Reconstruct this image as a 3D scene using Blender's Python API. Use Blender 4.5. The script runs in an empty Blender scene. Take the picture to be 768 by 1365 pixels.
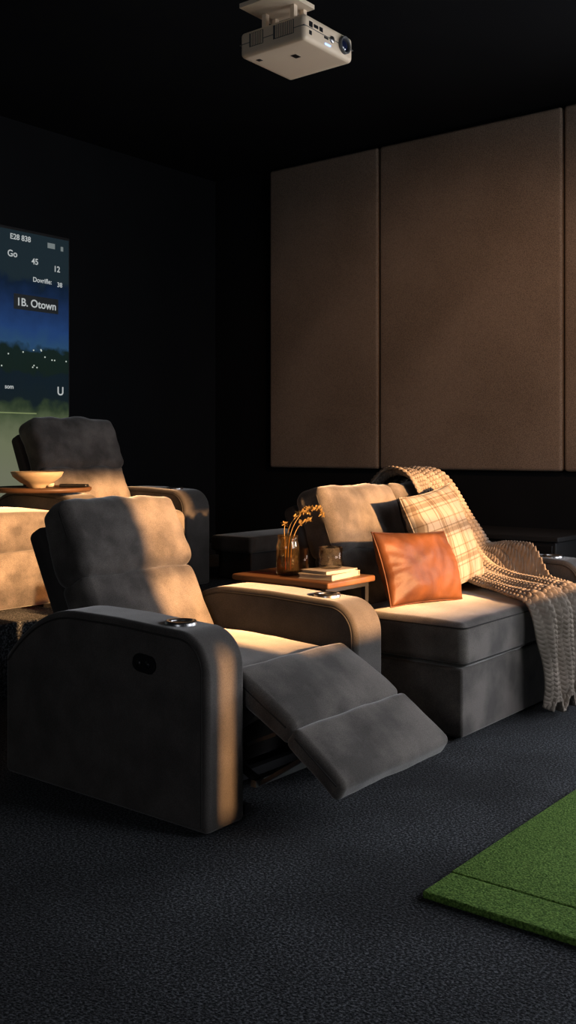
import bpy, bmesh, math, random
from mathutils import Vector, Matrix, noise, Quaternion
random.seed(3)
S = bpy.context.scene
col = S.collection

# ------------------------------------------------------------ materials
def mat_new(name):
    m = bpy.data.materials.new(name); m.use_nodes = True
    nt = m.node_tree
    return m, nt, nt.nodes['Principled BSDF']

def setp(b, **kw):
    for k, v in kw.items():
        k = k.replace('_', ' ')
        if k in b.inputs: b.inputs[k].default_value = v

def c4(c): return (c[0], c[1], c[2], 1)

def m_noise(name, ca, cb, scale=5, detail=4, rough=.85, bump=.2, bscale=300, bdist=.002, sheen=0, metallic=0,
            lo=.35, hi=.65, fine=None, spec=.3, stretch=None):
    m, nt, b = mat_new(name)
    N, L = nt.nodes, nt.links
    tc = N.new('ShaderNodeTexCoord'); src = tc.outputs['Object']
    if stretch:
        mp = N.new('ShaderNodeMapping'); mp.inputs['Scale'].default_value = stretch
        L.new(src, mp.inputs['Vector']); src = mp.outputs['Vector']
    n = N.new('ShaderNodeTexNoise'); n.inputs['Scale'].default_value = scale; n.inputs['Detail'].default_value = detail
    L.new(src, n.inputs['Vector'])
    r = N.new('ShaderNodeValToRGB'); r.color_ramp.elements[0].position = lo; r.color_ramp.elements[1].position = hi
    r.color_ramp.elements[0].color = c4(ca); r.color_ramp.elements[1].color = c4(cb)
    L.new(n.outputs['Fac'], r.inputs['Fac'])
    out = r.outputs['Color']
    n2 = N.new('ShaderNodeTexNoise'); n2.inputs['Scale'].default_value = bscale; n2.inputs['Detail'].default_value = 2
    L.new(src, n2.inputs['Vector'])
    if fine:
        mx = N.new('ShaderNodeMix'); mx.data_type = 'RGBA'; mx.blend_type = 'MULTIPLY'; mx.inputs[0].default_value = fine
        r2 = N.new('ShaderNodeValToRGB'); r2.color_ramp.elements[0].position = .35; r2.color_ramp.elements[1].position = .65
        r2.color_ramp.elements[0].color = (.2, .2, .2, 1); r2.color_ramp.elements[1].color = (1.3, 1.3, 1.3, 1)
        L.new(n2.outputs['Fac'], r2.inputs['Fac'])
        L.new(out, mx.inputs[6]); L.new(r2.outputs['Color'], mx.inputs[7]); out = mx.outputs[2]
    L.new(out, b.inputs['Base Color'])
    if bump:
        bp = N.new('ShaderNodeBump'); bp.inputs['Strength'].default_value = bump; bp.inputs['Distance'].default_value = bdist
        L.new(n2.outputs['Fac'], bp.inputs['Height']); L.new(bp.outputs['Normal'], b.inputs['Normal'])
    setp(b, Roughness=rough, Metallic=metallic, Sheen_Weight=sheen, Sheen_Roughness=.4)
    b.inputs['Specular IOR Level'].default_value = spec
    return m

def m_plain(name, c, rough=.5, metallic=0, trans=0, ior=1.45, coat=0):
    m, nt, b = mat_new(name)
    b.inputs['Base Color'].default_value = c4(c)
    setp(b, Roughness=rough, Metallic=metallic, IOR=ior, Transmission_Weight=trans, Coat_Weight=coat)
    return m

def m_thin_glass(name, tint, diff=None, dfac=0):
    m, nt, b = mat_new(name); N, L = nt.nodes, nt.links
    N.remove(b); out = N['Material Output']
    tr = N.new('ShaderNodeBsdfTransparent'); tr.inputs[0].default_value = c4(tint)
    base = tr.outputs[0]
    if diff:
        tl = N.new('ShaderNodeBsdfTranslucent'); tl.inputs[0].default_value = c4(diff)
        df = N.new('ShaderNodeBsdfDiffuse'); df.inputs[0].default_value = c4(diff)
        a = N.new('ShaderNodeMixShader'); a.inputs[0].default_value = .5; L.new(tl.outputs[0], a.inputs[1]); L.new(df.outputs[0], a.inputs[2])
        mm = N.new('ShaderNodeMixShader'); mm.inputs[0].default_value = dfac; L.new(base, mm.inputs[1]); L.new(a.outputs[0], mm.inputs[2]); base = mm.outputs[0]
    gl = N.new('ShaderNodeBsdfGlossy'); gl.inputs['Roughness'].default_value = .03
    lw = N.new('ShaderNodeLayerWeight'); lw.inputs['Blend'].default_value = .25
    mp = N.new('ShaderNodeMath'); mp.operation = 'MULTIPLY_ADD'; mp.inputs[1].default_value = .6; mp.inputs[2].default_value = .02
    L.new(lw.outputs['Fresnel'], mp.inputs[0])
    mx = N.new('ShaderNodeMixShader'); L.new(mp.outputs[0], mx.inputs[0]); L.new(base, mx.inputs[1]); L.new(gl.outputs[0], mx.inputs[2])
    L.new(mx.outputs[0], out.inputs[0])
    return m

SUEDE = m_noise('suede_grey', (.078, .070, .065), (.180, .160, .146), scale=6, detail=12, rough=.85, bump=.4, bscale=330, bdist=.0015, sheen=.5, spec=.15, lo=.39, hi=.64, fine=.35)
SUEDE_A = m_noise('suede_arm', (.076, .069, .065), (.118, .107, .100), scale=7, detail=12, rough=.88, bump=.35, bscale=330, bdist=.0015, sheen=.35, spec=.15, lo=.36, hi=.68, fine=.3)
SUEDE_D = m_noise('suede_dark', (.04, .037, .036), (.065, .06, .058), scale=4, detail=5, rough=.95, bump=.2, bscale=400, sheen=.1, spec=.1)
THREAD = m_plain('seam_thread', (.035, .032, .03), .9)
PANEL = m_noise('acoustic_fabric', (.205, .152, .115), (.265, .198, .152), scale=1.5, detail=3, rough=.95, bump=.6, bscale=240, bdist=.003, fine=.65, spec=.1, sheen=.1)
WALLD = m_noise('dark_paint', (.0045, .0052, .0065), (.006, .0066, .008), scale=2, rough=.85, bump=.05, bscale=80, spec=.15)
CEIL = m_noise('ceiling_paint', (.004, .0045, .0055), (.0055, .006, .007), scale=2, rough=.95, bump=.05, bscale=80, spec=.1)
TRIM = m_plain('black_trim', (.010, .010, .011), .6)
WOOD = m_noise('walnut_wood', (.10, .045, .020), (.20, .095, .042), scale=6, detail=6, rough=.45, bump=.1, bscale=60, stretch=(1, .12, 1))
WOODD = m_noise('dark_wood', (.045, .022, .011), (.09, .045, .022), scale=6, detail=6, rough=.5, bump=.1, bscale=60, stretch=(1, .12, 1))
PALEWOOD = m_noise('pale_wood', (.30, .235, .155), (.40, .32, .22), scale=6, detail=4, rough=.5, bump=.05, bscale=60)
METAL = m_plain('brushed_steel', (.45, .45, .45), .3, 1)
DKMETAL = m_plain('dark_steel', (.06, .06, .065), .4, .8)
BLACK = m_plain('black_plastic', (.010, .010, .011), .35)
WHITEP = m_noise('projector_plastic', (.76, .61, .45), (.82, .67, .50), scale=3, rough=.5, bump=.03, bscale=300)
GREYP = m_plain('grey_plastic', (.10, .10, .10), .5)
LEATHER = m_noise('tan_leather', (.068, .022, .0075), (.148, .051, .0145), scale=7, detail=6, rough=.55, bump=.35, bscale=110, bdist=.002, spec=.3)
PAPER = m_plain('paper', (.38, .345, .29), .8)
COVER = m_noise('book_cover', (.33, .30, .255), (.40, .36, .305), scale=5, rough=.6, bump=.03)
GLASS = m_thin_glass('clear_glass', (.90, .89, .86))
JARGLASS = m_thin_glass('jar_glass', (.92, .82, .62), (.6, .45, .25), .03)
AMBER = m_thin_glass('amber_liquid', (.55, .26, .08), (.4, .16, .03), .03)
STEM = m_noise('dried_flower', (.20, .12, .035), (.36, .24, .08), scale=30, rough=.8, bump=0)
LENS = m_plain('lens_glass', (.01, .015, .05), .05, 0, 0, 1.6, 1)

def m_carpet():
    m, nt, b = mat_new('carpet_charcoal'); N, L = nt.nodes, nt.links
    tc = N.new('ShaderNodeTexCoord')
    v = N.new('ShaderNodeTexVoronoi'); v.inputs['Scale'].default_value = 160
    n = N.new('ShaderNodeTexNoise'); n.inputs['Scale'].default_value = 125; n.inputs['Detail'].default_value = 4; n.inputs['Roughness'].default_value = .65
    n3 = N.new('ShaderNodeTexNoise'); n3.inputs['Scale'].default_value = 1.7; n3.inputs['Detail'].default_value = 3
    for t in (v, n, n3): L.new(tc.outputs['Object'], t.inputs['Vector'])
    r = N.new('ShaderNodeValToRGB'); r.color_ramp.elements[0].position = .47; r.color_ramp.elements[1].position = .64
    r.color_ramp.elements[0].color = (.010, .0125, .016, 1); r.color_ramp.elements[1].color = (.135, .147, .165, 1)
    L.new(n.outputs['Fac'], r.inputs['Fac'])
    r3 = N.new('ShaderNodeValToRGB'); r3.color_ramp.elements[0].position = .38; r3.color_ramp.elements[1].position = .62
    r3.color_ramp.elements[0].color = (.55, .55, .57, 1); r3.color_ramp.elements[1].color = (1.15, 1.15, 1.15, 1)
    L.new(n3.outputs['Fac'], r3.inputs['Fac'])
    mx = N.new('ShaderNodeMix'); mx.data_type = 'RGBA'; mx.blend_type = 'MULTIPLY'; mx.inputs[0].default_value = 1
    L.new(r.outputs['Color'], mx.inputs[6]); L.new(r3.outputs['Color'], mx.inputs[7])
    L.new(mx.outputs[2], b.inputs['Base Color'])
    ad = N.new('ShaderNodeMath'); ad.operation = 'SUBTRACT'
    L.new(n.outputs['Fac'], ad.inputs[0]); L.new(v.outputs['Distance'], ad.inputs[1])
    bp = N.new('ShaderNodeBump'); bp.inputs['Strength'].default_value = .8; bp.inputs['Distance'].default_value = .004
    L.new(ad.outputs[0], bp.inputs['Height']); L.new(bp.outputs['Normal'], b.inputs['Normal'])
    setp(b, Roughness=.95, Sheen_Weight=.05); b.inputs['Specular IOR Level'].default_value = .1
    return m
CARPET = m_carpet()
TURF = m_noise('putting_turf', (.065, .14, .028), (.20, .35, .08), scale=150, detail=4, rough=.9, bump=.8, bscale=170, bdist=.005, lo=.35, hi=.65, fine=.5, spec=.1)

def m_plaid():
    m, nt, b = mat_new('plaid_weave'); N, L = nt.nodes, nt.links
    tc = N.new('ShaderNodeTexCoord'); sp = N.new('ShaderNodeSeparateXYZ'); L.new(tc.outputs['Object'], sp.inputs[0])
    def ramp_axis(o, off):
        mu = N.new('ShaderNodeMath'); mu.operation = 'MULTIPLY_ADD'; mu.inputs[1].default_value = 1/.15; mu.inputs[2].default_value = off
        L.new(o, mu.inputs[0])
        fr = N.new('ShaderNodeMath'); fr.operation = 'FRACT'; L.new(mu.outputs[0], fr.inputs[0])
        r = N.new('ShaderNodeValToRGB'); cr = r.color_ramp; cr.interpolation = 'CONSTANT'
        cr.elements[0].position = 0; cr.elements[0].color = (1, 1, 1, 1)
        cr.elements[1].position = .30; cr.elements[1].color = (.6, .52, .43, 1)
        for p, cc in ((.34, (1, 1, 1, 1)), (.42, (.58, .50, .42, 1)), (.56, (.9, .84, .75, 1)), (.62, (.48, .41, .34, 1)), (.66, (1, 1, 1, 1)), (.89, (.66, .58, .49, 1)), (.93, (1, 1, 1, 1))):
            e = cr.elements.new(p); e.color = cc
        L.new(fr.outputs[0], r.inputs['Fac']); return r.outputs['Color']
    a = ramp_axis(sp.outputs['X'], .1); c = ramp_axis(sp.outputs['Y'], .3)
    mx = N.new('ShaderNodeMix'); mx.data_type = 'RGBA'; mx.blend_type = 'MULTIPLY'; mx.inputs[0].default_value = .9
    L.new(a, mx.inputs[6]); L.new(c, mx.inputs[7])
    m2 = N.new('ShaderNodeMix'); m2.data_type = 'RGBA'; m2.blend_type = 'MULTIPLY'; m2.inputs[0].default_value = 1
    m2.inputs[7].default_value = (.265, .245, .215, 1); L.new(mx.outputs[2], m2.inputs[6])
    L.new(m2.outputs[2], b.inputs['Base Color'])
    n2 = N.new('ShaderNodeTexNoise'); n2.inputs['Scale'].default_value = 350
    bp = N.new('ShaderNodeBump'); bp.inputs['Strength'].default_value = .5; bp.inputs['Distance'].default_value = .003
    L.new(tc.outputs['Object'], n2.inputs['Vector']); L.new(n2.outputs['Fac'], bp.inputs['Height']); L.new(bp.outputs['Normal'], b.inputs['Normal'])
    setp(b, Roughness=.95, Sheen_Weight=.1)
    return m
PLAID = m_plaid()
KNIT = m_noise('chunky_knit', (.20, .170, .142), (.30, .255, .215), scale=12, detail=4, rough=.95, bump=.5, bscale=500, bdist=.002, sheen=.1, spec=.1)

def m_emit(name, c, s):
    m, nt, b = mat_new(name)
    b.inputs['Base Color'].default_value = (.01, .01, .01, 1)
    b.inputs['Emission Color'].default_value = c4(c); b.inputs['Emission Strength'].default_value = s
    return m

def m_screen():
    m, nt, b = mat_new('screen_image'); N, L = nt.nodes, nt.links
    tc = N.new('ShaderNodeTexCoord'); sp = N.new('ShaderNodeSeparateXYZ'); L.new(tc.outputs['Object'], sp.inputs[0])
    mr = N.new('ShaderNodeMapRange'); mr.inputs[1].default_value = .9; mr.inputs[2].default_value = 2.63
    n = N.new('ShaderNodeTexNoise'); n.inputs['Scale'].default_value = 9; n.inputs['Detail'].default_value = 6
    L.new(tc.outputs['Object'], n.inputs['Vector'])
    ma = N.new('ShaderNodeMath'); ma.operation = 'MULTIPLY_ADD'; ma.inputs[1].default_value = .20; ma.inputs[2].default_value = -.10
    L.new(n.outputs['Fac'], ma.inputs[0])
    ad = N.new('ShaderNodeMath'); L.new(sp.outputs['Z'], ad.inputs[0]); L.new(ma.outputs[0], ad.inputs[1])
    L.new(ad.outputs[0], mr.inputs[0])
    r = N.new('ShaderNodeValToRGB'); cr = r.color_ramp
    def P(z): return (z-.9)/(2.63-.9)
    cr.elements[0].position = 0; cr.elements[0].color = (.14, .145, .10, 1)
    cr.elements[1].position = 1; cr.elements[1].color = (.009, .018, .024, 1)
    for z, cc in ((1.25, (.13, .145, .085, 1)), (1.42, (.06, .08, .04, 1)), (1.49, (.022, .036, .018, 1)), (1.53, (.005, .011, .014, 1)),
                  (1.70, (.004, .010, .016, 1)), (1.73, (.005, .012, .009, 1)), (1.86, (.005, .013, .011, 1)), (1.90, (.018, .055, .12, 1)),
                  (2.0, (.012, .040, .13, 1)), (2.15, (.007, .021, .068, 1)), (2.29, (.003, .010, .026, 1)), (2.34, (.009, .018, .024, 1))):
        e = cr.elements.new(P(z)); e.color = cc
    L.new(mr.outputs[0], r.inputs['Fac'])
    b.inputs['Base Color'].default_value = (.008, .008, .008, 1)
    L.new(r.outputs['Color'], b.inputs['Emission Color']); b.inputs['Emission Strength'].default_value = 1.05
    b.inputs['Roughness'].default_value = .8; b.inputs['Specular IOR Level'].default_value = .1
    return m

# ------------------------------------------------------------ mesh helpers
def empty(name, loc=(0, 0, 0)):
    e = bpy.data.objects.new(name, None); e.location = loc; e.empty_display_size = .1; col.objects.link(e); return e

def par(o, p):
    if p is not None:
        o.parent = p; o.matrix_parent_inverse = Matrix.Translation(-Vector(p.location))
    return o

def obj(name, verts, faces, mat, parent=None, smooth=True, loc=(0, 0, 0), rot=(0, 0, 0)):
    me = bpy.data.meshes.new(name); me.from_pydata([tuple(v) for v in verts], [], faces); me.update()
    bm = bmesh.new(); bm.from_mesh(me); bmesh.ops.recalc_face_normals(bm, faces=bm.faces); bm.to_mesh(me); bm.free()
    if smooth: me.polygons.foreach_set('use_smooth', [True]*len(me.polygons))
    if mat: me.materials.append(mat)
    o = bpy.data.objects.new(name, me); o.location = loc; o.rotation_euler = rot
    col.objects.link(o); return par(o, parent)

def rbox(name, size, r, mat, loc=(0, 0, 0), rot=(0, 0, 0), parent=None, puff=(0, 0, 0), k=4, m=9, fn=None, wr=0, seed=0):
    hx, hy, hz = [s/2 for s in size]; r = min(r, hx*.98, hy*.98, hz*.98)
    def ax(h):
        inner = h-r
        a = [inner + r*math.tan(i/k*math.pi/4) for i in range(k, 0, -1)]
        mid = [inner*(-1+2*i/m) for i in range(m+1)]
        return [-x for x in a] + mid + a[::-1]
    X, Y, Z = ax(hx), ax(hy), ax(hz)
    d = {}; V = []; Fc = []
    def vid(p):
        key = (round(p[0], 6), round(p[1], 6), round(p[2], 6))
        if key not in d:
            d[key] = len(V)
            P = Vector(p)
            I = Vector((max(-(hx-r), min(hx-r, p[0])), max(-(hy-r), min(hy-r, p[1])), max(-(hz-r), min(hz-r, p[2]))))
            D = P-I
            if D.length > 1e-9: P = I + D.normalized()*r
            f = [P[0]/hx, P[1]/hy, P[2]/hz]
            g = [max(0, 1-q*q) for q in f]
            Q = Vector(P)
            Q.x += f[0]*puff[0]*g[1]**.7*g[2]**.7; Q.y += f[1]*puff[1]*g[0]**.7*g[2]**.7; Q.z += f[2]*puff[2]*g[0]**.7*g[1]**.7
            if wr:
                nn = noise.noise(Q*7+Vector((seed, 0, 0)))*wr + noise.noise(Q*17+Vector((seed, 5, 0)))*wr*.4
                Q += (D.normalized() if D.length > 1e-9 else Vector((0, 0, 0)))*nn
            if fn: Q = fn(Q)
            V.append(Q)
        return d[key]
    def face(A, B, mk):
        for i in range(len(A)-1):
            for j in range(len(B)-1):
                Fc.append([vid(mk(A[i], B[j])), vid(mk(A[i+1], B[j])), vid(mk(A[i+1], B[j+1])), vid(mk(A[i], B[j+1]))])
    for s in (-1, 1):
        face(X, Y, lambda a, b: (a, b, s*hz)); face(X, Z, lambda a, b: (a, s*hy, b)); face(Y, Z, lambda a, b: (s*hx, a, b))
    return obj(name, V, Fc, mat, parent, True, loc, rot)

def boxes(name, bl, mat, parent=None, bevel=0):
    V = []; Fc = []
    for (x0, x1, y0, y1, z0, z1) in bl:
        b = len(V)
        V += [(x0, y0, z0), (x1, y0, z0), (x1, y1, z0), (x0, y1, z0), (x0, y0, z1), (x1, y0, z1), (x1, y1, z1), (x0, y1, z1)]
        Fc += [[b+i for i in q] for q in ((0, 3, 2, 1), (4, 5, 6, 7), (0, 1, 5, 4), (1, 2, 6, 5), (2, 3, 7, 6), (3, 0, 4, 7))]
    o = obj(name, V, Fc, mat, parent, False)
    if bevel:
        md = o.modifiers.new('bev', 'BEVEL'); md.width = bevel; md.segments = 3
    return o

def prof(name, pts, u0, u1, mat, parent=None, bevel=.025):
    n = len(pts)
    V = [(u0, p[0], p[1]) for p in pts] + [(u1, p[0], p[1]) for p in pts]
    Fc = [list(range(n)), list(range(n, 2*n))[::-1]] + [[i, (i+1) % n, n+(i+1) % n, n+i] for i in range(n)]
    o = obj(name, V, Fc, mat, parent, True)
    md = o.modifiers.new('bev', 'BEVEL'); md.width = bevel; md.segments = 5; md.limit_method = 'ANGLE'; md.angle_limit = math.radians(50); md.harden_normals = True
    return o

def tube(name, pts, r, mat, parent=None, cyclic=False, res=3, radii=None):
    cu = bpy.data.curves.new(name, 'CURVE'); cu.dimensions = '3D'; cu.bevel_depth = r; cu.bevel_resolution = res
    sp = cu.splines.new('POLY'); sp.points.add(len(pts)-1)
    for i, p in enumerate(pts):
        sp.points[i].co = (*p, 1)
        if radii: sp.points[i].radius = radii[i]
    sp.use_cyclic_u = cyclic; cu.use_fill_caps = True
    cu.materials.append(mat)
    tmp = bpy.data.objects.new(name+'_c', cu); col.objects.link(tmp)
    dg = bpy.context.evaluated_depsgraph_get(); me = bpy.data.meshes.new_from_object(tmp.evaluated_get(dg))
    bpy.data.objects.remove(tmp); me.name = name
    me.polygons.foreach_set('use_smooth', [True]*len(me.polygons))
    o = bpy.data.objects.new(name, me); col.objects.link(o); return par(o, parent)

def lathe(name, pr, mat, loc, parent=None, n=48, rot=(0, 0, 0)):
    V = []; Fc = []; m = len(pr)
    for i in range(n):
        a = 2*math.pi*i/n
        for r, z in pr: V.append((r*math.cos(a), r*math.sin(a), z))
    for i in range(n):
        for j in range(m-1):
            a, b = i*m+j, ((i+1) % n)*m+j
            Fc.append([a, b, b+1, a+1])
    me = bpy.data.meshes.new(name); me.from_pydata(V, [], Fc)
    bm = bmesh.new(); bm.from_mesh(me); bmesh.ops.remove_doubles(bm, verts=bm.verts, dist=1e-5); bmesh.ops.recalc_face_normals(bm, faces=bm.faces); bm.to_mesh(me); bm.free()
    me.polygons.foreach_set('use_smooth', [True]*len(me.polygons)); me.materials.append(mat)
    o = bpy.data.objects.new(name, me); o.location = loc; o.rotation_euler = rot; col.objects.link(o)
    return par(o, parent)

def bar(name, a, b, w, t, mat, parent):
    a, b = Vector(a), Vector(b); d = b-a
    o = boxes(name, [(-w/2, w/2, -t/2, t/2, -d.length/2, d.length/2)], mat)
    o.location = (a+b)/2; o.rotation_euler = d.to_track_quat('Z', 'X').to_euler()
    return par(o, parent)

# ------------------------------------------------------------ room
RU0, RU1, RV0, RV1, RH = -2.2, 6.0, -1.0, 5.5, 3.36
boxes('floor', [(RU0, RU1, RV0, RV1, -.1, 0)], CARPET)
boxes('ceiling', [(RU0-.2, RU1+.2, RV0-.2, RV1+.2, RH, RH+.1)], CEIL)
W4 = (-.85, 1.05, .75, 2.45)   # unseen opening added in the right wall for fill light (v0,v1,z0,z1)
RA, RB = RU1, RU1+.15
boxes('wall_right', [(RA, RB, W4[1], RV1+.15, -.1, RH), (RA, RB, RV0-.15, W4[0], -.1, RH), (RA, RB, W4[0], W4[1], -.1, W4[2]), (RA, RB, W4[0], W4[1], W4[3], RH)], WALLD)
boxes('wall_back', [(RU0-.15, RU1, RV1, RV1+.15, -.1, RH)], WALLD)
A, Bv = RV0-.15, RV0
W = [(2.93, 4.61, 1.17, 2.30), (4.61, 5.06, 1.17, 1.95)]  # unseen window openings, sized to gate the sun onto the seats
SL = (2.492, 2.527, .72, 1.27)   # unseen narrow slot added to streak sun on the near arm front
boxes('wall_front', [(RU0, SL[0], A, Bv, -.1, RH), (SL[0], SL[1], A, Bv, -.1, SL[2]), (SL[0], SL[1], A, Bv, SL[3], RH), (SL[1], W[0][0], A, Bv, -.1, RH),
                     (W[0][0], RU1, A, Bv, -.1, 1.17), (W[1][1], RU1, A, Bv, 1.17, RH),
                     (W[0][0], W[0][1], A, Bv, W[0][3], RH), (W[1][0], W[1][1], A, Bv, W[1][3], RH)], WALLD)
W3 = (.0, .85, 1.6, 2.5)   # unseen opening added in the left wall to lift the arm sides (v0,v1,z0,z1)
LA, LB = RU0-.15, RU0
boxes('wall_left', [(LA, LB, RV0-.15, W3[0], -.1, RH), (LA, LB, W3[1], RV1, -.1, RH), (LA, LB, W3[0], W3[1], -.1, W3[2]), (LA, LB, W3[0], W3[1], W3[3], RH)], WALLD)
def portal(name, loc, d, sx, sy):
    ld = bpy.data.lights.new(name, 'AREA'); ld.shape = 'RECTANGLE'; ld.size = sx; ld.size_y = sy; ld.cycles.is_portal = True
    lo = bpy.data.objects.new(name, ld); lo.location = loc; lo.rotation_euler = Vector(d).to_track_quat('-Z', 'Z').to_euler(); col.objects.link(lo)
for i, (u0, u1, z0, z1) in enumerate(W):
    f = .02; g = .006
    fl_, fr_ = (f, g) if i == 0 else (g, f)
    bl = [(u0, u1, A+.05, A+.1, z0, z0+f), (u0, u1, A+.05, A+.1, z1-f, z1), (u0, u0+fl_, A+.05, A+.1, z0+f, z1-f), (u1-fr_, u1, A+.05, A+.1, z0+f, z1-f),
          (u0+fl_, u1-fr_, A+.06, A+.09, 1.575, 1.605)]
    boxes('window_%d' % (i+1), bl, TRIM)
    portal('window_portal_%d' % (i+1), ((u0+u1)/2, RV0-.02, (z0+z1)/2), (0, 1, 0), u1-u0, z1-z0)
def side_opening(name, x0, Wn):
    boxes(name, [(x0, x0+.05, Wn[0], Wn[1], Wn[2], Wn[2]+.03), (x0, x0+.05, Wn[0], Wn[1], Wn[3]-.03, Wn[3]), (x0, x0+.05, Wn[0], Wn[0]+.03, Wn[2]+.03, Wn[3]-.03),
                 (x0, x0+.05, Wn[1]-.03, Wn[1], Wn[2]+.03, Wn[3]-.03)], TRIM)
side_opening('window_3', LA+.05, W3); side_opening('window_4', RA+.05, W4)  # frames of the two added fill-light openings
portal('window_portal_3', (RU0-.02, (W3[0]+W3[1])/2, (W3[2]+W3[3])/2), (1, 0, 0), W3[1]-W3[0], W3[3]-W3[2])
portal('window_portal_4', (RU1+.02, (W4[0]+W4[1])/2, (W4[2]+W4[3])/2), (-1, 0, 0), W4[1]-W4[0], W4[3]-W4[2])
portal('window_portal_5', ((SL[0]+SL[1])/2, RV0-.02, (SL[2]+SL[3])/2), (0, 1, 0), SL[1]-SL[0], SL[3]-SL[2])  # sky sampling for the added slot
boxes('baseboard_right', [(RU1-.015, RU1, RV0, 4.05, 0, .1)], TRIM)
boxes('baseboard_back', [(RU0, RU1-.015, RV1-.015, RV1, .37, .46)], TRIM)
boxes('riser_platform', [(RU0+.02, RU1-.02, 4.06, RV1-.02, 0, .37)], CARPET, bevel=.012)

# acoustic panels
pe = empty('acoustic_wall_panel', (RU1, 2.5, 1.07))
for i, (a, b) in enumerate(((3.905, 4.89), (2.548, 3.893), (1.19, 2.536))):
    rbox('panel_%d' % (i+1), (.06, b-a, 2.26), .022, PANEL, (RU1-.03, (a+b)/2, 1.07+1.13), parent=pe, m=6)

# ------------------------------------------------------------ screen
se = empty('projection_screen', (3.0, RV1, .9))
SCR = m_screen()
boxes('image_surface', [(1.5, 4.47, RV1-.045, RV1-.035, .9, 2.63)], SCR, se)
boxes('frame', [(1.47, 4.485, RV1-.035, RV1-.001, .88, 2.65)], TRIM, se)
TXT = m_emit('screen_text', (.75, .8, .8), .55)
def text(s, u, z, size, mat=TXT):
    cu = bpy.data.curves.new('t', 'FONT'); cu.body = s; cu.size = size; cu.extrude = .0005; cu.offset = size*.014
    t = bpy.data.objects.new('t', cu); col.objects.link(t)
    dg = bpy.context.evaluated_depsgraph_get(); me = bpy.data.meshes.new_from_object(t.evaluated_get(dg)); bpy.data.objects.remove(t)
    me.materials.clear(); me.materials.append(mat)
    o = bpy.data.objects.new('caption', me); o.rotation_euler = (math.pi/2, 0, 0); o.location = (u, RV1-.047, z); col.objects.link(o); par(o, se)
for s, u, z, sz in (('E28 838', 3.99, 2.57, .05), ('Go', 3.97, 2.455, .06), ('45', 4.16, 2.43, .055), ('12', 4.34, 2.405, .055),
                    ('Dovrifle:', 4.17, 2.315, .044), ('38', 4.37, 2.305, .044), ('1B. Otown', 4.04, 2.145, .072), ('som', 3.95, 1.60, .04), ('U', 4.37, 1.575, .08)):
    text(s, u, z, sz)
DK = m_emit('screen_band', (.01, .016, .02), .35)
boxes('caption_band', [(4.02, 4.38, RV1-.0465, RV1-.0455, 2.12, 2.22)], DK, se)
boxes('caption_icon', [(4.29, 4.35, RV1-.049, RV1-.047, 2.555, 2.59), (4.40, 4.42, RV1-.049, RV1-.047, 2.55, 2.58)], m_emit('icon', (.6, .7, .7), .25), se)
LT = m_emit('city_lights', (.8, .9, .8), .6)
for i in range(16):
    u = 3.7+random.random()*.75; z = 1.74+random.random()*.14
    lathe('light_dot', [(0, 0), (.005, 0), (.005, .002), (0, .002)], LT, (u, RV1-.046, z), se, 8, (math.pi/2, 0, 0))
boxes('pitch_line', [(3.4, 4.2, RV1-.0465, RV1-.0455, 1.44, 1.448)], m_emit('line', (.4, .5, .2), .4), se)

# ------------------------------------------------------------ recliners
def arm_outline(vf, L, h, zb):
    pts = [(vf, zb)]
    R = .125
    for i in range(13):
        a = math.pi - i/12*math.pi/2
        pts.append((vf+R+R*math.cos(a), h-.012-R+R*math.sin(a)))
    n = 26
    for i in range(1, n+1):
        s = i/n; v = vf+R+(L-R)*s
        z = h-.012+.012*min(1, s*3) - .2*max(0, (s-.55)/.45)**2.2
        pts.append((v, z))
    pts.append((vf+L, zb))
    return pts

def inset(pts, d):
    out = []
    for i in range(len(pts)):
        a = Vector(pts[max(0, i-1)]); b = Vector(pts[min(len(pts)-1, i+1)])
        t = (b-a).normalized(); nrm = Vector((t.y, -t.x))
        out.append(Vector(pts[i])+nrm*d)
    return out

def cup_holder(u, v, z, parent):
    lathe('cup_holder_ring', [(.034, -.02), (.036, .004), (.040, .009), (.050, .008), (.053, .001), (.053, -.02)], METAL, (u, v, z), parent)
    lathe('cup_holder_well', [(0, .002), (.036, .002), (.036, -.01), (0, -.01)], BLACK, (u, v, z), parent)

def arm(name, u0, u1, vf, L, h, z0, parent, cup=True):
    o = arm_outline(vf, L, h+z0, z0+.010)
    prof(name, o, u0, u1, SUEDE_A, parent, .020)
    ins = inset(o[1:-1], .024)
    for us in (u0-.0005, u1+.0005):
        tube(name+'_piping', [(us, p[0], p[1]) for p in [Vector((o[0][0]+.024, o[0][1]+.02))]+ins], .0036, THREAD, parent)
    if cup: cup_holder((u0+u1)/2, vf+.2, z0+h-.006, parent)
    boxes(name+'_foot', [(u0+.03, u1-.03, vf+.05, vf+.1, z0, z0+.03), (u0+.03, u1-.03, vf+L-.1, vf+L-.05, z0, z0+.03)], BLACK, parent)

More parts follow.
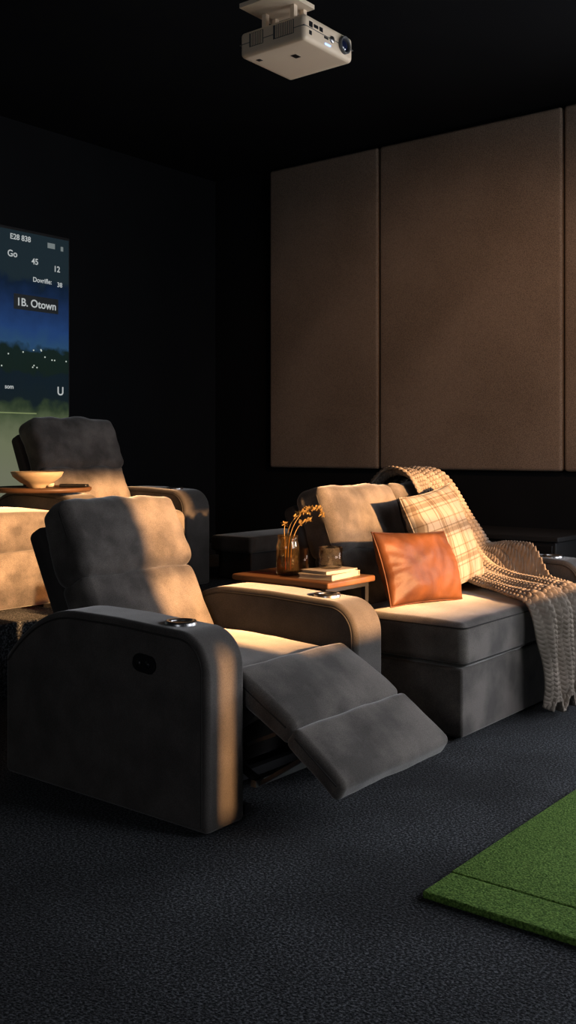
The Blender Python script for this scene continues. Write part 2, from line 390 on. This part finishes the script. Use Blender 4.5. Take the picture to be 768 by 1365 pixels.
def backrest(u0, u1, vb, zb, ang, Lb, parent, head_frac=.5, cols=1, seed=0):
    th = .15; w = (u1-u0)/cols; sn, cs = math.sin(ang), math.cos(ang)
    up = Vector((0, sn, cs)); bk = Vector((0, cs, -sn))
    for c in range(cols):
        uc = u0+w*(c+.5); ww = w-.006
        l1 = Lb*(1-head_frac)
        p = Vector((uc, vb, zb))+up*(l1/2-.02)+bk*(th/2+.012)
        rbox('back_cushion', (ww, th, l1+.08), .035, SUEDE, p, (-ang, 0, 0), parent, puff=(0, .03, 0), wr=.010, seed=seed+c, m=20)
        l2 = Lb*head_frac
        p = Vector((uc, vb, zb))+up*(l1+l2/2)+bk*(th/2-.004)
        rbox('head_pillow', (ww+.01, th+.02, l2-.004), .042, SUEDE, p, (-ang, 0, 0), parent, puff=(.004, .032, .008), wr=.013, seed=seed+c+9, m=24, k=6)
        for sx in (-1, 1):
            q = [p+Vector((sx*(ww/2+.004), 0, 0))+bk*(-.045)+up*t for t in [(-l2/2+.04)+(l2-.08)*i/8 for i in range(9)]]
            tube('pillow_seam', q, .003, THREAD, parent)
    p = Vector(((u0+u1)/2, vb, zb))+up*(Lb/2-.03)+bk*(th+.05)
    rbox('back_shell', (u1-u0+.012, .09, Lb-.02), .03, SUEDE_D, p, (-ang, 0, 0), parent, puff=(0, .02, 0))

# --- front recliner, footrest extended
rc = empty('recliner_chair', (2.775, 2.65, 0))
U0, U1, VF = 2.28, 3.27, 2.125
arm('arm_near', U0, U0+.18, VF, 1.02, .642, 0, rc)
arm('arm_far', U1-.18, U1, VF, 1.02, .642, 0, rc)
backrest(U0+.180, U1-.215, 2.76, .45, math.radians(27.5), .64, rc, .5)
rbox('seat_cushion', (.62, .66, .17), .05, SUEDE, (2.775, 2.50, .385), (math.radians(2), 0, 0), rc, puff=(0, 0, .02), wr=.006, seed=4)
boxes('seat_base', [(2.465, 3.085, 2.42, 3.08, .06, .30)], SUEDE_D, rc, .01)
def slab(name, v0, z0, v1, z1, w, th, puff, seed, uc=2.785):
    a = Vector((0, v0, z0)); b = Vector((0, v1, z1)); d = b-a; an = math.atan2(d.z, -d.y)
    nrm = Vector((0, d.z, -d.y)).normalized()
    c = (a+b)/2-nrm*th/2
    ob = rbox(name, (w, d.length, th), .024, SUEDE, (uc, c.y, c.z), (-an, 0, 0), rc, puff=(.0, .0, puff), wr=.005, seed=seed, m=16)
    for sx in (-1, 1):
        q = [Vector((uc+sx*(w/2+.0005), 0, 0))+a+d*t-nrm*.026 for t in [.1+.8*i/8 for i in range(9)]]
        tube(name+'_piping', q, .0026, THREAD, rc)
    return ob
slab('footrest_upper', 2.195, .490, 1.93, .338, .62, .08, .026, 1)
slab('footrest_lower', 1.935, .340, 1.735, .195, .645, .075, .010, 2, 2.792)
for u in (2.50, 3.05):
    bar('linkage_a', (u, 2.42, .12), (u, 2.02, .30), .012, .03, DKMETAL, rc)
    bar('linkage_b', (u+.015, 2.45, .26), (u+.015, 2.10, .12), .012, .03, DKMETAL, rc)
    bar('linkage_c', (u, 2.10, .12), (u, 1.90, .25), .012, .028, DKMETAL, rc)
    bar('linkage_d', (u-.0, 2.38, .17), (u-.0, 2.10, .34), .01, .025, METAL, rc)
bar('cross_bar', (2.47, 2.10, .13), (3.08, 2.10, .13), .022, .022, METAL, rc)
bar('cross_bar_rear', (2.47, 2.30, .075), (3.08, 2.30, .075), .03, .03, DKMETAL, rc)
for uu in (2.49, 3.06): bar('base_rail', (uu, 2.14, .035), (uu, 3.0, .035), .03, .03, DKMETAL, rc)
def plate_fn(Q):
    hy, hz = .052, .030
    lim = math.sqrt(max(0, 1-(min(1, max(0, (abs(Q.y)-(hy-hz))/hz)))**2))
    return Vector((Q.x, Q.y, Q.z*max(lim, .02)))
rbox('control_plate', (.014, .104, .060), .004, BLACK, (2.278, 2.40, .508), (math.radians(4), 0, 0), rc, k=3, m=24, fn=plate_fn)
for dv in (-.020, .020):
    lathe('control_button', [(0, .0), (.011, .0), (.012, .002), (0, .003)], DKMETAL, (2.2712, 2.40+dv, .508), rc, 20, (0, -math.pi/2, 0))

# --- back row recliner on riser
z0 = .372
r2 = empty('recliner_chair', (4.03, 4.6, z0))
arm('arm_left', 3.52, 3.72, 4.23, .86, .60, z0, r2, False)
arm('arm_right', 4.35, 4.57, 4.23, .86, .60, z0, r2)
backrest(3.725, 4.345, 4.62, z0+.43, math.radians(24), .66, r2, .5, seed=20)
rbox('seat_cushion', (.62, .50, .17), .05, SUEDE, (4.035, 4.45, z0+.385), (0, 0, 0), r2, puff=(0, 0, .02), wr=.005, seed=8)
rbox('front_panel', (.62, .42, .27), .03, SUEDE, (4.035, 4.45, z0+.17), (0, 0, 0), r2)
boxes('feet', [(3.75, 3.81, 4.3, 4.36, z0, z0+.05), (4.26, 4.32, 4.3, 4.36, z0, z0+.05), (3.75, 3.81, 4.55, 4.61, z0, z0+.05), (4.26, 4.32, 4.55, 4.61, z0, z0+.05)], BLACK, r2)

# ottoman on riser
oe = empty('ottoman', (3.05, 4.6, z0))
rbox('cushion', (.88, .60, .20), .05, SUEDE, (3.06, 4.58, z0+.405), (0, 0, 0), oe, puff=(0, 0, .02), wr=.008, seed=13)
rbox('base', (.87, .58, .29), .02, SUEDE, (3.06, 4.58, z0+.165), (0, 0, 0), oe)
boxes('feet', [(a, a+.05, b, b+.05, z0, z0+.03) for a in (2.68, 3.38) for b in (4.33, 4.78)], BLACK, oe)

# round tray on the arm with bowl
te = empty('serving_tray', (3.5, 4.5, .972))
lathe('tray_board', [(0, 0), (.26, 0), (.27, .008), (.27, .022), (.26, .026), (.25, .02), (0, .02)], WOODD, (3.5, 4.5, .975), te, 64)
lathe('bowl', [(0, 0), (.045, 0), (.05, .012), (.09, .03), (.13, .062), (.142, .088), (.136, .09), (.12, .065), (.08, .035), (0, .025)], PALEWOOD, (3.47, 4.5, .9955), None, 64)
rk = empty('remote_control', (3.66, 4.42, .996))
rbox('remote_body', (.05, .16, .018), .008, BLACK, (3.66, 4.42, 1.005), (0, 0, .5), rk)
lathe('tea_light_candle', [(0, 0), (.022, 0), (.024, .02), (.02, .022), (0, .018)], COVER, (3.62, 4.58, .996), None)

# dark low bench + console
bn = empty('low_bench', (5.2, 4.3, z0))
rbox('bench_top', (.75, .34, .10), .02, SUEDE_A, (5.2, 4.30, .60), (0, 0, 0), bn, puff=(0, 0, .006))
boxes('bench_base', [(4.87, 5.53, 4.16, 4.44, z0, .555)], SUEDE_D, bn, .01)
cn = empty('media_console', (5.6, 2.8, 0))
boxes('cabinet', [(5.4, 5.95, 2.35, 3.25, .06, .68)], TRIM, cn, .008)
boxes('cabinet_top', [(5.38, 5.97, 2.33, 3.27, .68, .71)], TRIM, cn, .006)
boxes('cabinet_doors', [(5.388, 5.4, 2.37, 2.79, .09, .66), (5.388, 5.4, 2.81, 3.23, .09, .66)], BLACK, cn, .003)
boxes('cabinet_legs', [(a, a+.04, b, b+.04, 0, .06) for a in (5.43, 5.88) for b in (2.4, 3.16)], TRIM, cn)

# ------------------------------------------------------------ chaise
ch = empty('chaise_lounge', (4.3, 2.4, 0))
C0, C1 = 3.685, 4.90
rbox('base', (C1-C0, .86, .285), .012, SUEDE, ((C0+C1)/2, 2.01+.43, .018+.1425), (0, 0, 0), ch)
rbox('seat_cushion', (C1-C0+.01, .80, .185), .038, SUEDE, ((C0+C1)/2, 2.395, .305+.0925), (0, 0, 0), ch, puff=(0, .004, .022), wr=.006, seed=31, m=20)
for zz in (.322, .470):
    tube('cushion_piping', [(C0-.004, 2.7, zz), (C0-.004, 2.03, zz), (C0+.004, 2.003, zz), (C0+.03, 1.994, zz), (C1-.03, 1.994, zz)], .003, THREAD, ch)
boxes('feet', [(a, a+.06, b, b+.06, 0, .035) for a in (3.72, 4.8) for b in (2.06, 2.75)], BLACK, ch)
backrest(C0+.02, C1, 2.54, .44, math.radians(20), .64, ch, .5, cols=2, seed=40)
boxes('back_support', [(C0+.03, C1-.01, 2.72, 2.87, .03, .5)], SUEDE_D, ch, .01)
arm('arm_right', 4.925, 5.105, 2.0, .98, .65, 0, ch)

# ------------------------------------------------------------ pillows
def pillow(name, w, h, t, mat, loc, rot, seed=0, pinch=.07, n=48, wk=1, gather=1):
    V = []; Fc = []
    idx = {}
    for side in (1, -1):
        for i in range(n+1):
            for j in range(n+1):
                x = -1+2*i/n; y = -1+2*j/n
                edge = i in (0, n) or j in (0, n)
                if edge and (i, j, 0) in idx: idx[(i, j, side)] = idx[(i, j, 0)]; continue
                X = x*w/2*(1-pinch*(1-y*y)*abs(x)); Y = y*h/2*(1-pinch*(1-x*x)*abs(y))
                g = max(0, (1-x*x))*max(0, (1-y*y))
                Z = side*t/2*(g**.42)
                p = Vector((X*6, Y*6, side*2+seed))
                Z += side*min(1, g*4)*(noise.noise(p)*.012+noise.noise(p*2.7)*.006)*wk
                a = math.atan2(abs(y), abs(x)); rr = max(abs(x), abs(y))
                Z += side*.006*gather*math.sin(a*22+seed+4*noise.noise(Vector((x, y, seed))))*(rr**4)*min(1, g*8)
                if edge: idx[(i, j, 0)] = len(V)
                idx[(i, j, side)] = len(V); V.append((X, Y, Z))
        for i in range(n):
            for j in range(n):
                Fc.append([idx[(i, j, side)], idx[(i+1, j, side)], idx[(i+1, j+1, side)], idx[(i, j+1, side)]])
    e = empty(name, loc)
    o = obj('pillow_body', V, Fc, mat, None, True)
    rim = []
    for i in range(n): rim.append(V[idx[(i, 0, 0)]])
    for j in range(n): rim.append(V[idx[(n, j, 0)]])
    for i in range(n, 0, -1): rim.append(V[idx[(i, n, 0)]])
    for j in range(n, 0, -1): rim.append(V[idx[(0, j, 0)]])
    tb = tube('pillow_edge', rim, .0035, mat, None, True)
    for q in (o, tb):
        q.parent = e
    e.rotation_euler = rot
    return e
pillow('leather_lumbar_pillow', .57, .33, .16, LEATHER, (3.90, 2.345, .678), (math.radians(70), math.radians(3), math.radians(-3)), 2, wk=1.5, gather=.5, pinch=.06)
pillow('plaid_throw_pillow', .55, .50, .16, PLAID, (4.325, 2.46, .772), (math.radians(70), math.radians(-6), math.radians(4)), 5)

# ------------------------------------------------------------ knit throw
def knit():
    ctrl = [(2.985, .76, 4.60, .36), (2.965, .90, 4.59, .36), (2.93, 1.005, 4.58, .36), (2.85, 1.070, 4.58, .36), (2.75, 1.066, 4.58, .37), (2.69, 1.00, 4.60, .38),
            (2.62, .82, 4.66, .42), (2.55, .66, 4.70, .48), (2.46, .57, 4.70, .52), (2.3, .535, 4.66, .56), (2.12, .53, 4.58, .58),
            (2.01, .52, 4.53, .56), (1.962, .46, 4.51, .55), (1.95, .3, 4.49, .52), (1.94, .14, 4.47, .51), (1.925, .04, 4.46, .50), (1.85, .022, 4.46, .50)]
    def cr(p0, p1, p2, p3, t):
        return tuple(.5*((2*b)+(-a+c)*t+(2*a-5*b+4*c-d)*t*t+(-a+3*b-3*c+d)*t**3) for a, b, c, d in zip(p0, p1, p2, p3))
    dense = []
    for i in range(len(ctrl)-1):
        p = [ctrl[max(0, i-1)], ctrl[i], ctrl[i+1], ctrl[min(len(ctrl)-1, i+2)]]
        for k in range(30): dense.append(cr(*p, k/30))
    dense.append(ctrl[-1])
    cum = [0]
    for i in range(1, len(dense)):
        cum.append(cum[-1]+math.hypot(dense[i][0]-dense[i-1][0], dense[i][1]-dense[i-1][1]))
    Ltot = cum[-1]; step = .0032; ns = int(Ltot/step); nw = 200
    rows = []; k = 0
    for i in range(ns+1):
        s = Ltot*i/ns
        while k < len(cum)-2 and cum[k+1] < s: k += 1
        t = (s-cum[k])/max(1e-9, cum[k+1]-cum[k]); a, b = dense[k], dense[k+1]
        rows.append((s, [a[q]+(b[q]-a[q])*t for q in range(4)]))
    V = []; Fc = []
    cw = .0285
    for i, (s, c) in enumerate(rows):
        c0 = rows[max(0, i-6)][1]; c1 = rows[min(ns, i+6)][1]
        T = Vector((c1[0]-c0[0], c1[1]-c0[1])).normalized(); Nn = Vector((T.y, -T.x))
        hang = max(0, min(1, (2.02-c[0])/.06)) if s > Ltot*.5 else 0
        for j in range(nw+1):
            w = j/nw; wr = .70*w
            ph = w*2*math.pi*3.2+.7*math.sin(s*3)
            fold = (.014+.026*hang)*(1+math.sin(ph+1.2*noise.noise(Vector((w*3, s*3, 0)))))
            fr = (wr/cw) % 1; ss = abs(math.sin(math.pi*wr/cw))
            kn = .0105*(ss**.6)*(.5+.5*math.sin(2*math.pi*(s/.021+.6*abs(2*fr-1))))
            u = c[2]+c[3]*(w-.5)+.016*math.sin(s*7+w*2)
            d = fold+kn+.014*noise.noise(Vector((w*4, s*4, 3)))
            v = c[0]+Nn.x*d; z = c[1]+Nn.y*d
            if u > 4.86 and v < 2.85:
                q = min(1, (u-4.86)/.06); q = q*q*(3-2*q)
                z = z+q*max(0, .672-c[1]+kn-.0)
            V.append((u, v, max(z, .012+kn)))
    for i in range(ns):
        for j in range(nw):
            a = i*(nw+1)+j; Fc.append([a, a+1, a+nw+2, a+nw+1])
    o = obj('knit_throw_blanket', V, Fc, KNIT)
    md = o.modifiers.new('sol', 'SOLIDIFY'); md.thickness = .010; md.offset = 0
    return o
knit()

# ------------------------------------------------------------ side table & items
st = empty('side_table', (3.455, 2.65, 0))
rbox('table_top', (.345, .52, .026), .008, WOOD, (3.455, 2.655, .6525), (0, 0, 0), st, k=3)
boxes('table_frame', [(3.30, 3.325, 2.42, 2.44, .012, .64), (3.585, 3.61, 2.42, 2.44, .012, .64), (3.30, 3.325, 2.87, 2.89, .012, .64), (3.585, 3.61, 2.87, 2.89, .012, .64),
                      (3.30, 3.61, 2.42, 2.44, 0, .014), (3.30, 3.61, 2.87, 2.89, 0, .014), (3.325, 3.585, 2.42, 2.44, .62, .64)], DKMETAL, st)
TZ = .666
jar = empty('glass_bud_vase', (3.405, 2.70, TZ))
lathe('glass', [(0, 0), (.046, 0), (.050, .006), (.050, .12), (.046, .135), (.042, .15), (.045, .170), (.042, .170), (.039, .15), (.043, .132), (.047, .118), (.047, .01), (0, .008)], JARGLASS, (3.405, 2.70, TZ), jar)
lathe('water', [(0, .009), (.0465, .010), (.0465, .075), (0, .075)], AMBER, (3.405, 2.70, TZ), jar)
fl = empty('dried_flower_sprig', (3.405, 2.70, TZ+.02))
Rv = Vector((.621, -.784, 0)); base = Vector((3.405, 2.70, TZ+.02))
def sprig(pts, leaves, seed):
    random.seed(seed)
    P = [base+Rv*a+Vector((0, 0, 1))*b+Vector((.784, .621, 0))*c for a, b, c in pts]
    Q = []
    for i in range(len(P)-1):
        p0, p1, p2, p3 = P[max(0, i-1)], P[i], P[i+1], P[min(len(P)-1, i+2)]
        for k in range(8):
            t = k/8; Q.append(.5*((2*p1)+(-p0+p2)*t+(2*p0-5*p1+4*p2-p3)*t*t+(-p0+3*p1-3*p2+p3)*t**3))
    Q.append(P[-1])
    tube('stem', Q, .0016, STEM, fl)
    V = []; Fc = []
    st0 = int(len(Q)*(1-leaves))
    for i in range(st0, len(Q)):
        for r in range(4):
            d = Vector((random.uniform(-1, 1), random.uniform(-1, 1), random.uniform(-.7, 1))).normalized()
            l = random.uniform(.012, .024); sd = d.cross(Vector((.3, .5, .8))).normalized()*l*.3
            p = Q[i]; b = len(V)
            V += [p, p+d*l*.5+sd, p+d*l, p+d*l*.5-sd+Vector((0, 0, .002))]; Fc.append([b, b+1, b+2, b+3])
    obj('florets', V, Fc, STEM, fl, False)
sprig([(0, 0, 0), (.005, .12, 0), (.03, .20, 0), (.075, .255, 0), (.125, .265, .01), (.155, .235, .01)], .45, 1)
sprig([(-.01, 0, .01), (-.005, .12, .01), (.01, .19, .01), (.045, .235, .02), (.09, .25, .02)], .35, 2)
sprig([(-.01, 0, -.01), (-.012, .12, -.01), (-.015, .17, -.01), (-.012, .20, 0)], .12, 3)
sprig([(.01, 0, -.01), (.02, .12, 0), (.05, .19, .02), (.10, .215, .03)], .3, 4)
random.seed(5)
g2 = lathe('clear_drinking_glass', [(0, 0), (.034, 0), (.038, .004), (.042, .10), (.039, .10), (.035, .01), (0, .01)], GLASS, (3.53, 2.73, TZ))
bk = empty('stacked_books', (3.46, 2.52, TZ))
def book(z, w, d, t, rz, parent, cx=3.455, cy=2.515):
    a = boxes('book_pages', [(-w/2+.004, w/2-.004, -d/2+.004, d/2-.004, .003, t-.003)], PAPER); a.location = (cx, cy, z); a.rotation_euler = (0, 0, rz); par(a, parent)
    c = boxes('book_covers', [(-w/2, w/2, -d/2, d/2, 0, .003), (-w/2, w/2, -d/2, d/2, t-.003, t), (w/2-.003, w/2, -d/2, d/2, .003, t-.003)], COVER); c.location = (cx, cy, z); c.rotation_euler = (0, 0, rz); par(c, parent)
book(TZ, .235, .165, .022, .10, bk)
book(TZ+.0222, .20, .14, .012, -.08, bk)
TB = TZ+.0345
tm = empty('whiskey_tumbler', (3.47, 2.52, TB))
lathe('glass', [(0, 0), (.042, 0), (.048, .006), (.052, .090), (.0500, .090), (.0455, .018), (0, .016)], GLASS, (3.47, 2.52, TB), tm)
lathe('whiskey', [(0, .0165), (.0452, .0185), (.0465, .042), (0, .042)], AMBER, (3.47, 2.52, TB), tm)

# ------------------------------------------------------------ putting mat
pm = empty('putting_mat', (3.1, .45, 0))
rbox('turf_main', (1.6, 1.9, .022), .006, TURF, (2.492+.8, 1.395-.95, .014), (0, 0, 0), pm, k=3)
rbox('turf_fringe', (.157, 1.9, .020), .006, TURF, (2.337+.0785, 1.395-.95, .0125), (0, 0, 0), pm, k=3)

# ------------------------------------------------------------ projector
pj = empty('ceiling_projector', (3.16, 2.46, 2.8))
pu, pv, pz = 3.0, 2.30, 2.745
rbox('case', (.32, .32, .10), .018, WHITEP, (pu+.16, pv+.16, pz+.05), (0, 0, 0), pj)
boxes('seam', [(pu-.001, pu+.321, pv-.001, pv+.321, pz+.050, pz+.0525)], GREYP, pj)
for g, (va, vb) in enumerate(((pv+.05, pv+.15), (pv+.20, pv+.27))):
    boxes('vent_recess', [(pu-.0015, pu+.001, va, vb, pz+.032, pz+.085)], GREYP, pj)
    boxes('vent_slats', [(pu-.004, pu-.001, va+.004+i*.0088, va+.0075+i*.0088, pz+.034, pz+.083) for i in range(int((vb-va-.006)/.0088))], WHITEP, pj)
lathe('lens_ring', [(.034, 0), (.034, .014), (.030, .016), (.026, .012), (.026, 0)], GREYP, (pu+.255, pv+.002, pz+.052), pj, 40, (math.pi/2, 0, 0))
lathe('lens_glass', [(0, .012), (.012, .011), (.026, .005), (.026, 0), (0, 0)], LENS, (pu+.255, pv+.002, pz+.052), pj, 40, (math.pi/2, 0, 0))
lathe('focus_knob', [(0, .008), (.012, .008), (.014, .004), (.014, 0), (0, 0)], METAL, (pu+.175, pv+.002, pz+.05), pj, 24, (math.pi/2, 0, 0))
boxes('ports', [(pu+.03, pu+.05, pv-.002, pv+.002, pz+.055, pz+.075), (pu+.06, pu+.085, pv-.002, pv+.002, pz+.06, pz+.072), (pu+.095, pu+.115, pv-.002, pv+.002, pz+.058, pz+.074),
                (pu+.03, pu+.045, pv-.002, pv+.002, pz+.025, pz+.04), (pu+.125, pu+.15, pv-.002, pv+.002, pz+.04, pz+.048)], BLACK, pj)
boxes('status_light', [(pu+.13, pu+.165, pv-.003, pv+.002, pz+.018, pz+.023)], m_emit('led', (.25, .4, 1), 3), pj)
boxes('bottom_details', [(pu+.10, pu+.135, pv+.12, pv+.145, pz-.0008, pz+.001), (pu+.05, pu+.07, pv+.26, pv+.28, pz-.0008, pz+.001)], BLACK, pj)
boxes('mount', [(pu-.06, pu+.13, pv+.05, pv+.27, pz+.165, pz+.182), (pu+.04, pu+.06, pv+.08, pv+.10, pz+.095, pz+.165), (pu+.10, pu+.12, pv+.08, pv+.10, pz+.095, pz+.165),
                (pu+.04, pu+.06, pv+.22, pv+.24, pz+.095, pz+.165), (pu+.10, pu+.12, pv+.22, pv+.24, pz+.095, pz+.165), (pu-.02, pu+.14, pv+.08, pv+.24, RH-.012, RH)], WHITEP, pj)
lathe('mount_pole', [(0, 0), (.02, 0), (.02, RH-pz-.19), (0, RH-pz-.19)], WHITEP, (pu+.06, pv+.16, pz+.180), pj, 24)

# ------------------------------------------------------------ light
sd = Vector((-.04, .93, -.20))
sl = bpy.data.lights.new('sun', 'SUN'); sl.energy = 20; sl.color = (1, .51, .20); sl.angle = math.radians(1.4)
so = bpy.data.objects.new('sun', sl); so.rotation_euler = sd.to_track_quat('-Z', 'Y').to_euler(); so.location = (0, -4, 5); col.objects.link(so)
wd = bpy.data.worlds.new('sky'); S.world = wd; wd.use_nodes = True
bg = wd.node_tree.nodes['Background']; bg.inputs[0].default_value = (.92, .94, 1, 1); bg.inputs[1].default_value = 8.5

# added unseen warm spot brightening the acoustic panels, with a made-up fixture
sp_loc = Vector((3.5, .9, 2.95)); sp_t = Vector((6.0, 3.15, 1.60))
fx = empty('added_panel_wash', sp_loc)
dq = (sp_t-sp_loc).normalized()
can = lathe('added_wash_can', [(.0, -.16), (.055, -.16), (.06, -.15), (.06, 0), (.055, 0), (.055, -.14), (0, -.14)], TRIM, sp_loc, None, 32)
can.rotation_euler = dq.to_track_quat('Z', 'Y').to_euler(); par(can, fx)
lathe('added_wash_stem', [(0, 0), (.012, 0), (.012, RH-sp_loc.z), (0, RH-sp_loc.z)], TRIM, sp_loc-dq*.08, fx, 16)
pl = bpy.data.lights.new('added_wash_lamp', 'SPOT'); pl.energy = 130; pl.color = (1, .57, .31); pl.spot_size = math.radians(60); pl.spot_blend = 1; pl.shadow_soft_size = .05
po = bpy.data.objects.new('added_wash_lamp', pl); po.location = sp_loc+dq*.02; po.rotation_euler = dq.to_track_quat('-Z', 'Y').to_euler(); col.objects.link(po); par(po, fx)

# ------------------------------------------------------------ camera
cd = bpy.data.cameras.new('camera'); cd.sensor_fit = 'VERTICAL'; cd.sensor_height = 36; cd.lens = 1345/1365*36
cd.shift_y = -82/1365; cd.clip_start = .05
cam = bpy.data.objects.new('camera', cd); cam.location = (0, 0, 1.2); cam.rotation_euler = (math.pi/2, 0, math.radians(-51.6)); col.objects.link(cam)
S.camera = cam
S.view_settings.view_transform = 'Standard'
